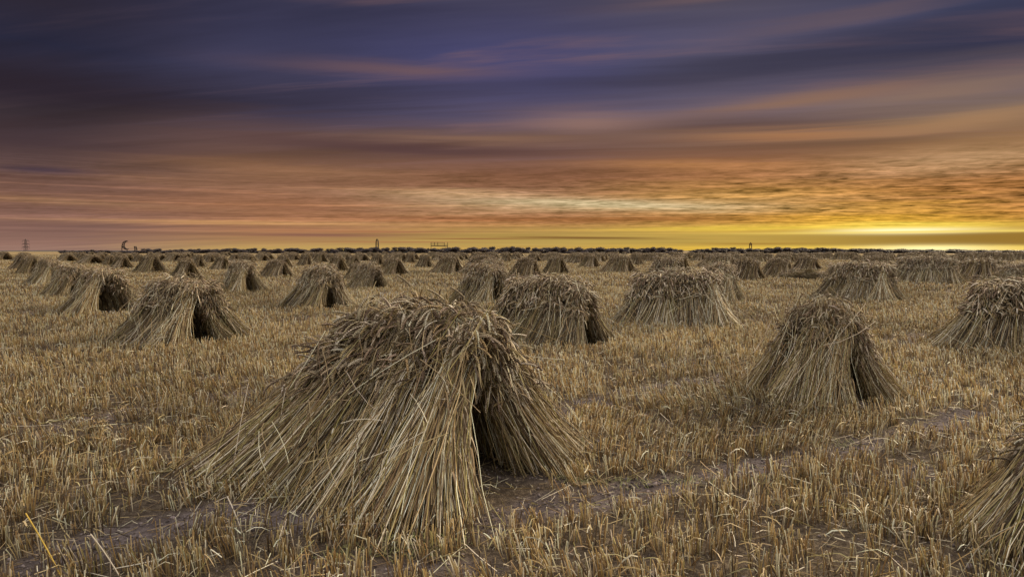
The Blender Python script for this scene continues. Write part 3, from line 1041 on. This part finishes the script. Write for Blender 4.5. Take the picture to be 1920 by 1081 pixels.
FAR_ROW = [(240, 489, 474), (262, 490, 476), (300, 488, 474), (325, 487, 475), (345, 489, 475), (392, 491, 475), (405, 487, 475), (440, 488, 475), (490, 488, 474),
           (505, 486, 474), (552, 487, 474), (616, 487, 474), (645, 487, 474), (680, 488, 474), (730, 486, 474), (752, 486, 474), (820, 487, 475), (856, 487, 475),
           (872, 484, 474), (890, 485, 475), (925, 486, 474), (968, 485, 474), (1020, 486, 475), (1050, 486, 474), (1066, 490, 475), (1082, 492, 474), (1128, 487, 474), (1145, 485, 474),
           (1205, 487, 474), (1218, 485, 473), (1235, 486, 473), (1330, 486, 474), (1362, 488, 474), (1380, 491, 475), (1402, 486, 474), (1422, 490, 474), (1440, 486, 474),
           (1470, 491, 475), (1486, 486, 474), (1505, 486, 474), (1532, 485, 473), (1550, 484, 473), (1652, 484, 473), (1668, 485, 473), (1690, 486, 474), (1712, 484, 474), (1765, 485, 475),
           (1790, 491, 476), (1812, 487, 475), (1850, 486, 475), (1875, 488, 475), (1895, 485, 474), (1915, 486, 474), (1745, 483, 473), (1625, 482, 473)]


def place_stooks():
    rng = np.random.default_rng(77)
    # the biggest stook
    big = add_obj('stook', None, None, (-0.60, 4.76, 0.0), RIDGE)
    big.scale = (1.10, 1.12, 1.07)
    plan = [  # x on the ridge, row (0 front, 1 back), splay, mesh, scale x, y, z
        (0.38, 0, 0.16, 0, 1.0, 1.08, 0.98),
        (0.18, 0, -0.08, 1, 1.0, 1.08, 1.05),
        (-0.02, 0, -0.24, 2, -1.0, 1.14, 1.06),
        (-0.20, 0, -0.44, 3, 1.05, 1.24, 1.05),
        (-0.36, 0, -0.68, 4, 1.1, 1.34, 1.0),
        (0.36, 1, 0.10, 5, -1.0, 1.10, 1.0),
        (0.14, 1, 0.05, 4, 1.0, 1.0, 1.06),
        (-0.10, 1, -0.12, 5, -1.0, 1.02, 1.05),
        (-0.30, 1, -0.35, 1, 1.0, 1.05, 1.02),
        (-0.42, 0, -1.15, 2, 0.95, 1.05, 0.93),
        (0.30, 1, 0.55, 4, 0.9, 0.85, 0.95),
    ]
    for x, row, splay, m, sx, sy, sz in plan:
        rot = splay if row == 0 else math.pi - splay
        add_sheaf(big, HI[m], (x, 0.0, 0.0), rot, (sx, sy, sz))
    st = add_obj('stray_straw', make_mesh('stray_straw', loose_chunk(rng, 300, 0.75, 0.0024), M_STRAW), big)
    st['kind'] = 'stuff'
    set_props(big, 'biggest foreground stook, braided ears over its top and straw fanned wide', 'stook', 'stooks standing in the stubble field')
    STOOK_FOOT.append((-0.62, 4.80, RIDGE, 1.0, 0.6))
    # foreground stook cut by the right edge
    r = build_stook((3.34, 3.36), RIDGE + 0.05, 4, HI, rng, 1.0, 1.0)
    r.scale = (1.0, 1.05, 0.86)
    set_props(r, 'foreground stook cut by the lower right corner, only a slope of long straws showing', 'stook', 'stooks standing in the stubble field')
    STOOK_FOOT.append((3.34, 3.36, RIDGE, 0.9, 0.6))
    for i, (px, yb, yt, pairs, turn, label) in enumerate(STOOKS):
        d = ground_depth(yb)
        if d > 12:                         # the stubble hides the lowest hand's breadth
            d *= 0.925
        yc = d + min(0.85, 0.06 * d + 0.35)
        xc = (px - 960.0) / F_PX * yc
        H = CAM_H - (yt - 470.0) * yc / F_PX
        sc = float(np.clip(H / 1.07, 0.8, 1.6))
        rot = RIDGE + math.radians(turn) + rng.normal(0, .06)
        wide = WIDTH.get(px)
        lx = 1.0
        if wide:
            va = math.atan2(xc, yc)
            corners = [(hx * math.cos(rot) - hy * math.sin(rot), hx * math.sin(rot) + hy * math.cos(rot)) for hx in (-0.10 * pairs - .5, 0.10 * pairs + .28) for hy in (-.95, .95)]
            pr = [cx_ * math.cos(va) - cy_ * math.sin(va) for cx_, cy_ in corners]
            lx = float(np.clip(wide / F_PX * math.hypot(xc, yc) / ((max(pr) - min(pr)) * sc), 0.85, 1.7))
            sh = -0.5 * (max(pr) + min(pr)) * sc * lx
            xc, yc = xc + sh * math.cos(va), yc - sh * math.sin(va)
        if d < 34:
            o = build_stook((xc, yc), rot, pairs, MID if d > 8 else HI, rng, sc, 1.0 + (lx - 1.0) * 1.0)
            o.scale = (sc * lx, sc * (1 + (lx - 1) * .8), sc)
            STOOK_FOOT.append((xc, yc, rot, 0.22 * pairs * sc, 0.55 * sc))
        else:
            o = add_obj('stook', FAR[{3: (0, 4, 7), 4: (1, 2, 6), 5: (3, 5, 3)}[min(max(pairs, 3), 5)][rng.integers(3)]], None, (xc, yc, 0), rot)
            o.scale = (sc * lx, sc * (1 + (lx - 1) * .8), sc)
        set_props(o, label, 'stook', 'stooks standing in the stubble field')
    for px, yb, yt in FAR_ROW:
        d = ground_depth(yb) * 0.925
        xc = (px - 960.0) / F_PX * d
        H = CAM_H - (yt - 470.0) * d / F_PX
        sc = float(np.clip(H / 1.07, 0.85, 1.4))
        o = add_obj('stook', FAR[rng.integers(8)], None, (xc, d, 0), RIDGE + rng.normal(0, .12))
        o.scale = (sc * rng.uniform(1.1, 1.5), sc * 1.2, sc)
        set_props(o, 'tiny far stook in the crowded last rows before the hedge', 'stook', 'tiny far stooks before the hedge')
    for yb, n in ((490.5, 22), (487.5, 38), (484.5, 40), (481.5, 36), (478.6, 30)):
        for k in range(n):
            px = (k + 0.5 + rng.uniform(-.42, .42)) / n * 1960 - 20
            d = ground_depth(yb + rng.uniform(-.8, .8))
            if 60 < px < 110 or 1668 < px < 1700 and yb > 483:
                continue
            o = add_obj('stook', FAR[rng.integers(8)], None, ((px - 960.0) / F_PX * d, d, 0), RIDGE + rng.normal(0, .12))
            sc = rng.uniform(1.1, 1.3)
            o.scale = (sc * rng.uniform(1.1, 1.6), sc * 1.2, sc)
            set_props(o, 'tiny far stook in the crowded last rows before the hedge', 'stook', 'tiny far stooks before the hedge')
    # the fallen heap: three sheaves lying one over another
    c = ground_at(1507, 524)
    heap = add_obj('fallen_sheaves', None, None, (c[0], c[1] + .5, 0), RIDGE + .2)
    for (dx, dy, dz, rz, rx) in ((-0.25, -0.25, -0.36, 1.25, 1.05), (0.35, 0.15, -0.30, 2.2, 1.0), (0.15, 0.45, -0.18, 1.0, 0.95), (0.5, 0.5, -0.33, -1.2, 1.05)):
        s = add_sheaf(heap, MID[1], (dx, dy, dz), rz, (1, 1, 1))
        s.rotation_euler = (-rx, 0, rz)
    set_props(heap, 'collapsed heap of fallen sheaves lying left of the wide low stook', 'sheaf heap')
    STOOK_FOOT.append((c[0], c[1] + .5, RIDGE, .8, .6))


place_stooks()
build_stubble()

# single long stalks that stand out in the foreground
def long_stalk(p0, p1, h0, h1, col, label, rad=0.003):
    a, b = ground_at(*p0), ground_at(*p1)
    K = 6
    t = np.linspace(0, 1, K)
    P = np.stack([a[0] + (b[0] - a[0]) * t, a[1] + (b[1] - a[1]) * t, h0 + (h1 - h0) * t + 0.01 * np.sin(t * 3.1)], 1)[None]
    o = add_obj('straw_stalk', make_mesh('straw_stalk', tubes(P, np.full((1, K), rad), 5, np.array([col]), cap=False), M_STRAW))
    set_props(o, label, 'straw')


long_stalk((118, 1085), (52, 1062), 0.0, 0.26, (0.55, 0.36, 0.05), 'bright yellow straw stalk leaning at the lower left corner', 0.0034)
long_stalk((228, 1085), (172, 1062), 0.0, 0.16, (0.56, 0.47, 0.33), 'pale bleached straw leaning beside the bright yellow one', 0.003)
long_stalk((455, 1000), (428, 985), 0.0, 0.16, (0.60, 0.52, 0.40), 'thick pale straw stub leaning on bare soil left of the biggest stook', 0.0034)

# ------------------------------------------------------------------ far hedge, trees and frames on the skyline
def crown_mesh(seed, flat):
    """a unit bush or tree (about 1 wide, 1 tall) of many leaf-sized faces on a short trunk"""
    rng = np.random.default_rng(seed)
    ch = []
    lob = []
    for k in range(11):
        if flat:
            lob.append((rng.uniform(-.36, .36), rng.uniform(-.3, .3), rng.uniform(.12, .74), rng.uniform(.18, .26)))
        else:
            xx = rng.uniform(-.36, .36)
            lob.append((xx, rng.uniform(-.3, .3), rng.uniform(.10, .78 - 0.9 * abs(xx)), rng.uniform(.18, .27)))
    n = 2600
    L = np.array(lob)[rng.integers(0, len(lob), n)]
    d = norm(rng.normal(0, 1, (n, 3)))
    rr = L[:, 3:4] * rng.uniform(.35, 1.08, (n, 1))
    c = L[:, :3] + d * rr * np.array([1.05, 1.05, 1.0])
    if flat:
        c[:, 2] = np.minimum(c[:, 2], 0.93 + rng.normal(0, .03, n))
    c[:, 2] = np.maximum(c[:, 2], 0.0)
    s = rng.uniform(.022, .05, n)
    u = norm(np.cross(d, rng.normal(0, 1, (n, 3))))
    w = norm(np.cross(d, u) + d * rng.normal(0, .4, (n, 1)))
    V = np.stack([c - u * s[:, None], c + w * s[:, None] * .8, c + u * s[:, None], c - w * s[:, None] * .8], 1).reshape(-1, 3)
    F = np.arange(4 * n).reshape(-1, 4)
    t = np.array([.050, .038, .040]) * rng.uniform(.55, 1.5, (n, 1)) * rng.uniform(.9, 1.1, (n, 3))
    ch.append((V, F, np.repeat(t, 4, 0)))
    # inner twigs keep the crown from being see-through
    m = 150
    p0 = np.tile(np.array([[0, 0, .05]]), (m, 1)) + rng.normal(0, .12, (m, 3)) * np.array([1, 1, 0])
    p1 = np.array(lob)[rng.integers(0, len(lob), m), :3] + rng.normal(0, .10, (m, 3))
    ch += tubes(np.stack([p0, (p0 + p1) / 2 + rng.normal(0, .02, (m, 3)), p1], 1), np.full((m, 3), .022) * np.array([1.4, 1, .5]), 4, np.full((m, 3), .035))
    ch += tubes(np.array([[[0, 0, -.03], [0.01, 0, .3], [0, 0.01, .6]]]), np.array([[.06, .05, .02]]), 6, np.array([[.05, .04, .035]]), cap=False)
    return make_mesh('tree', ch, M_LEAF)


TREES = [crown_mesh(40 + i, i % 2 == 0) for i in range(7)]
BLOBS = [(113, 124, 469), (121, 133, 470), (131, 142, 469), (141, 152, 471), (151, 164, 469), (160, 176, 468), (174, 190, 469), (188, 205, 469), (202, 220, 470), (218, 240, 470),
         (236, 258, 470), (256, 272, 470), (268, 283, 466), (282, 293, 467), (292, 303, 466), (302, 313, 470), (311, 321, 468), (321, 337, 467), (334, 346, 466), (345, 352, 469), (350, 362, 466),
         (361, 376, 466), (374, 388, 467), (386, 402, 466), (400, 418, 466), (416, 430, 466), (428, 445, 465), (443, 456, 467), (452, 470, 466), (470, 482, 465), (480, 492, 470), (490, 503, 465),
         (500, 511, 468), (514, 528, 465), (527, 538, 470), (535, 552, 465), (548, 572, 464), (572, 582, 469), (585, 605, 465), (604, 615, 471), (613, 626, 466), (624, 636, 467), (634, 658, 464), (655, 681, 464),
         (678, 695, 465), (694, 710, 463), (709, 719, 466), (717, 730, 464), (729, 739, 471), (737, 757, 463), (753, 773, 463), (775, 796, 463), (796, 805, 465), (807, 828, 464), (824, 842, 464),
         (839, 861, 463), (859, 870, 468), (867, 881, 466), (878, 906, 462), (904, 929, 462), (927, 937, 468), (936, 952, 463), (949, 965, 462), (964, 977, 462), (976, 995, 463), (994, 1001, 470),
         (998, 1016, 463), (1012, 1032, 463), (1028, 1048, 463), (1049, 1066, 463), (1064, 1080, 465), (1076, 1096, 463), (1094, 1119, 464), (1117, 1142, 462), (1139, 1158, 464), (1158, 1181, 463),
         (1178, 1198, 464), (1195, 1216, 464), (1214, 1228, 463), (1230, 1253, 463), (1250, 1266, 463), (1264, 1279, 468), (1295, 1308, 468), (1304, 1322, 467), (1321, 1335, 465), (1333, 1347, 464),
         (1344, 1362, 464), (1358, 1380, 463), (1378, 1400, 465), (1398, 1416, 464), (1412, 1434, 465), (1430, 1446, 466), (1442, 1462, 464), (1458, 1480, 465), (1477, 1496, 466), (1492, 1514, 464),
         (1511, 1530, 466), (1527, 1550, 465), (1546, 1566, 466), (1563, 1584, 466), (1580, 1604, 467), (1600, 1622, 466), (1618, 1642, 467), (1638, 1660, 467), (1656, 1682, 468), (1678, 1704, 467),
         (1700, 1728, 468), (1724, 1752, 468), (1748, 1778, 469), (1774, 1802, 468), (1798, 1830, 469), (1826, 1856, 469), (1852, 1884, 469), (1880, 1912, 469), (1908, 1940, 469)]


def place_trees():
    rng = np.random.default_rng(5)
    for x0, x1, yt in BLOBS:
        if x0 > 1430:
            yt -= 1.0
        d = rng.uniform(370, 430)
        w = (x1 - x0) / F_PX * d * 1.5
        h = CAM_H + (470.5 - yt) / F_PX * d
        h = max(h, 1.7)
        xc = ((x0 + x1) / 2 - 960) / F_PX * d
        o = add_obj('tree', TREES[rng.integers(len(TREES))], None, (xc, d, 0), None)
        o.scale = (w, w, h / .93)
        xm = (x0 + x1) / 2
        if xm < 230:
            l = 'low dark rounded tree in the far row left of the crescent frame'
        elif xm < 690:
            l = 'dark bushy tree between the crescent frame and the arched mast'
        elif xm < 805:
            l = 'dark flat-topped tree between the arched mast and the scaffold frame'
        elif xm < 845:
            l = 'dark flat-topped tree standing under the scaffold frame'
        elif xm < 1285:
            l = 'dark blocky tree between the scaffold frame and the gap in the hedge'
        elif xm < 1440:
            l = 'dark tree right of the gap in the hedge, near the two-legged mast'
        else:
            l = 'low ragged tree in the far hedge under the glowing horizon'
        set_props(o, l, 'tree', l.replace('tree', 'trees', 1))
    # the distant strip of land behind the trees
    n = 60
    X = np.linspace(-2400, 2400, n)
    zt = 1.55 + 0.9 * hash_noise(X * .006, X * 0, 3)
    D = 1500.0
    V = np.concatenate([np.stack([X, np.full(n, D), np.full(n, -.5)], 1), np.stack([X, np.full(n, D + 30), zt], 1), np.stack([X, np.full(n, D + 500), np.full(n, -.5)], 1)])
    i = np.arange(n - 1)
    F = np.concatenate([np.stack([i, i + 1, i + n + 1, i + n], 1), np.stack([i + n, i + n + 1, i + 2 * n + 1, i + 2 * n], 1)])
    o = add_obj('hills', make_mesh('hills', [(V, F, np.tile([[.05, .045, .04]], (3 * n, 1)))], M_LEAF))
    set_props(o, 'low dark rise of land along the horizon', kind='structure')


place_trees()


def pole_chunk(segs, rad, c=(.035, .03, .03)):
    P = np.array([[a, [(a[i] + b[i]) / 2 for i in range(3)], b] for a, b in segs], float)
    return tubes(P, np.full((len(segs), 3), rad), 5, np.tile([c], (len(segs), 1)), cap=False)


def at_px(px, py, d):
    return ((px - 960) / F_PX * d, d, CAM_H + (470 - py) / F_PX * d)


def build_frames():
    # electricity pylon, far off
    d = 1500.0
    k = d / F_PX
    cx = (50 - 960) * k
    root = add_obj('pylon', None, None, (cx, d, 0))
    H = CAM_H + 22 * k
    def X(px):
        return px * k
    zz = lambda py: CAM_H + (470 - py) * k
    segs = []
    wb, wt = 2.6, 1.3
    levels = [0, zz(466), zz(462), zz(457), zz(452), H]
    ws = [3.2, 2.8, 2.4, 1.9, 1.5, .3]
    for s in (-1, 1):
        for t in (-1, 1):
            for a in range(5):
                segs.append(((s * X(ws[a]) * .8, t * X(ws[a]) * .8, levels[a]), (s * X(ws[a + 1]) * .8, t * X(ws[a + 1]) * .8, levels[a + 1])))
        for a in range(4):
            segs.append(((s * X(ws[a]) * .8, -X(ws[a]) * .8, levels[a]), (-s * X(ws[a + 1]) * .8, -X(ws[a + 1]) * .8, levels[a + 1])))
            segs.append(((s * X(ws[a]) * .8, X(ws[a]) * .8, levels[a]), (-s * X(ws[a + 1]) * .8, X(ws[a + 1]) * .8, levels[a + 1])))
    add_obj('tower', make_mesh('tower', pole_chunk(segs, .33, (.10, .07, .07)), M_STEEL), root)
    for py, w in ((451, 6.4), (457.2, 6.8), (463.3, 7.2)):
        z = zz(py)
        segs = []
        for s in (-1, 1):
            segs += [((0, 0, z + 1.6), (s * X(w), 0, z)), ((0, 0, z), (s * X(w), 0, z))]
        add_obj('arm', make_mesh('arm', pole_chunk(segs, .36, (.10, .07, .07)), M_STEEL), root)
        for s in (-1, 1):
            add_obj('insulator', make_mesh('insulator', pole_chunk([((s * X(w), 0, z), (s * X(w), 0, z - 4.2))], .30, (.10, .07, .07)), M_STEEL), root)
    set_props(root, 'faint lattice electricity pylon on the far left skyline', 'pylon')

    d = 560.0
    k = d / F_PX
    # crescent lattice frame
    cx = (237 - 960) * k
    root = add_obj('crescent_frame', None, None, (cx, d, 0))
    zc = CAM_H + (470 - 459.5) * k
    out_a = np.radians(np.linspace(82, 285, 15))
    outer = [((1.6 + 8.2 * math.cos(a)) * k, 0, zc + 8.0 * math.sin(a) * k) for a in out_a]
    in_a = np.radians(np.linspace(88, 282, 15))
    inner = [((3.9 + 6.3 * math.cos(a)) * k, 0, zc + 7.4 * math.sin(a) * k) for a in in_a]
    segs = [(outer[i], outer[i + 1]) for i in range(14)] + [(inner[i], inner[i + 1]) for i in range(14)]
    segs = [(a, b) for a, b in segs]
    add_obj('rim', make_mesh('rim', pole_chunk(segs, .30, (.022, .014, .012)), M_STEEL), root)
    segs = [(outer[i], inner[i]) for i in range(2, 13, 2)] + [(outer[i], inner[min(i + 2, 14)]) for i in range(2, 12, 2)]
    add_obj('brace', make_mesh('brace', pole_chunk(segs, .26, (.022, .014, .012)), M_STEEL), root)
    for a, b in (((-7.0, 460), (-7.4, 472)), ((2.2, 467), (3.6, 472))):
        segs = [((a[0] * k, 0, CAM_H + (470 - a[1]) * k), (b[0] * k, 0, 0))]
        add_obj('leg', make_mesh('leg', pole_chunk(segs, .36, (.022, .014, .012)), M_STEEL), root)
    set_props(root, 'dark crescent-shaped lattice frame rising above the far trees at left', 'frame')
    # pair of leaning posts beside it
    cx = (256 - 960) * k
    root = add_obj('leaning_posts', None, None, (cx, d, 0))
    z = lambda py: CAM_H + (470 - py) * k
    for a, b, c in (((-2.8, 461.5), (-1.8, 464.5), (-1.6, 472)), ((0.2, 461.5), (1.4, 465), (2.4, 472))):
        segs = [((a[0] * k, 0, z(a[1])), (b[0] * k, 0, z(b[1]))), ((b[0] * k, 0, z(b[1])), (c[0] * k, 0, 0))]
        add_obj('post', make_mesh('post', pole_chunk(segs, .50, (.022, .014, .012)), M_STEEL), root)
    set_props(root, 'small pair of leaning dark posts just right of the crescent frame', 'posts')
    # tall arched lattice mast
    cx = (707.4 - 960) * k
    root = add_obj('lattice_mast', None, None, (cx, d, 0))
    segs = []
    for s in (-1, 1):
        pts = [(s * 2.1, 472), (s * 2.3, 458), (s * 1.9, 452), (s * 1.0, 449), (0, 448)]
        segs += [((a[0] * k, 0, max(z(a[1]), 0)), (b[0] * k, 0, z(b[1]))) for a, b in zip(pts[:-1], pts[1:])]
        segs += [((a[0] * k, 1.6, max(z(a[1]), 0)), (b[0] * k, 1.6, z(b[1]))) for a, b in zip(pts[:-1], pts[1:])]
    add_obj('arch', make_mesh('arch', pole_chunk(segs, .28, (.03, .02, .012)), M_STEEL), root)
    segs = []
    for py in (452, 454.5, 457, 459.5, 462, 465):
        segs.append(((-2.1 * k, .8, z(py)), (2.1 * k, .8, z(py))))
    add_obj('rung', make_mesh('rung', pole_chunk(segs, .17, (.03, .02, .012)), M_STEEL), root)
    set_props(root, 'slim arched lattice mast standing on the skyline left of centre', 'mast')
    # scaffold frame
    cx = (824 - 960) * k
    root = add_obj('scaffold_frame', None, None, (cx, d, 0))
    for px, py0, py1 in ((-15.5, 454, 472), (-9, 454, 460), (-3, 454, 460.5), (9.3, 454.5, 461), (15.6, 454, 472)):
        o = add_obj('post', make_mesh('post', pole_chunk([((px * k, 0, z(py0)), (px * k, 0, max(z(py1), 0)))], .22, (.03, .02, .012)), M_STEEL), root)
    segs = [((-15.5 * k, 0, z(460.4)), (15.6 * k, 0, z(461.5))), ((-15.5 * k, 1.5, z(460.4)), (15.6 * k, 1.5, z(461.5)))]
    add_obj('platform', make_mesh('platform', pole_chunk(segs, .36, (.03, .02, .012)), M_STEEL), root)
    segs = [((-15.5 * k, 0, z(454.6)), (9.3 * k, 0, z(455.2))), ((-15.5 * k, 0, z(457.5)), (15.6 * k, 0, z(458.5)))]
    add_obj('rail', make_mesh('rail', pole_chunk(segs, .14, (.03, .02, .012)), M_STEEL), root)
    set_props(root, 'long open scaffold frame with upright posts above the flat-topped trees', 'scaffold')
    # two-legged mast
    cx = (1406.5 - 960) * k
    root = add_obj('two_legged_mast', None, None, (cx, d, 0))
    for s in (-1, 1):
        add_obj('leg', make_mesh('leg', pole_chunk([((s * 2.0 * k, 0, 0), (s * 1.9 * k, 0, z(457)))], .34, (.05, .02, .008)), M_STEEL), root)
    segs = [((-2.2 * k, 0, z(459.5)), (2.2 * k, 0, z(459.5))), ((-1.9 * k, 0, z(457)), (0, 0, z(455))), ((1.9 * k, 0, z(457)), (0, 0, z(455))), ((0, 0, z(456)), (0, 0, z(454))),
            ((-1.9 * k, 0, z(457.5)), (1.9 * k, 0, z(457.5)))]
    add_obj('crossbar', make_mesh('crossbar', pole_chunk(segs, .30, (.05, .02, .008)), M_STEEL), root)
    set_props(root, 'small two-legged mast with a peaked top on the yellow skyline', 'mast')


build_frames()
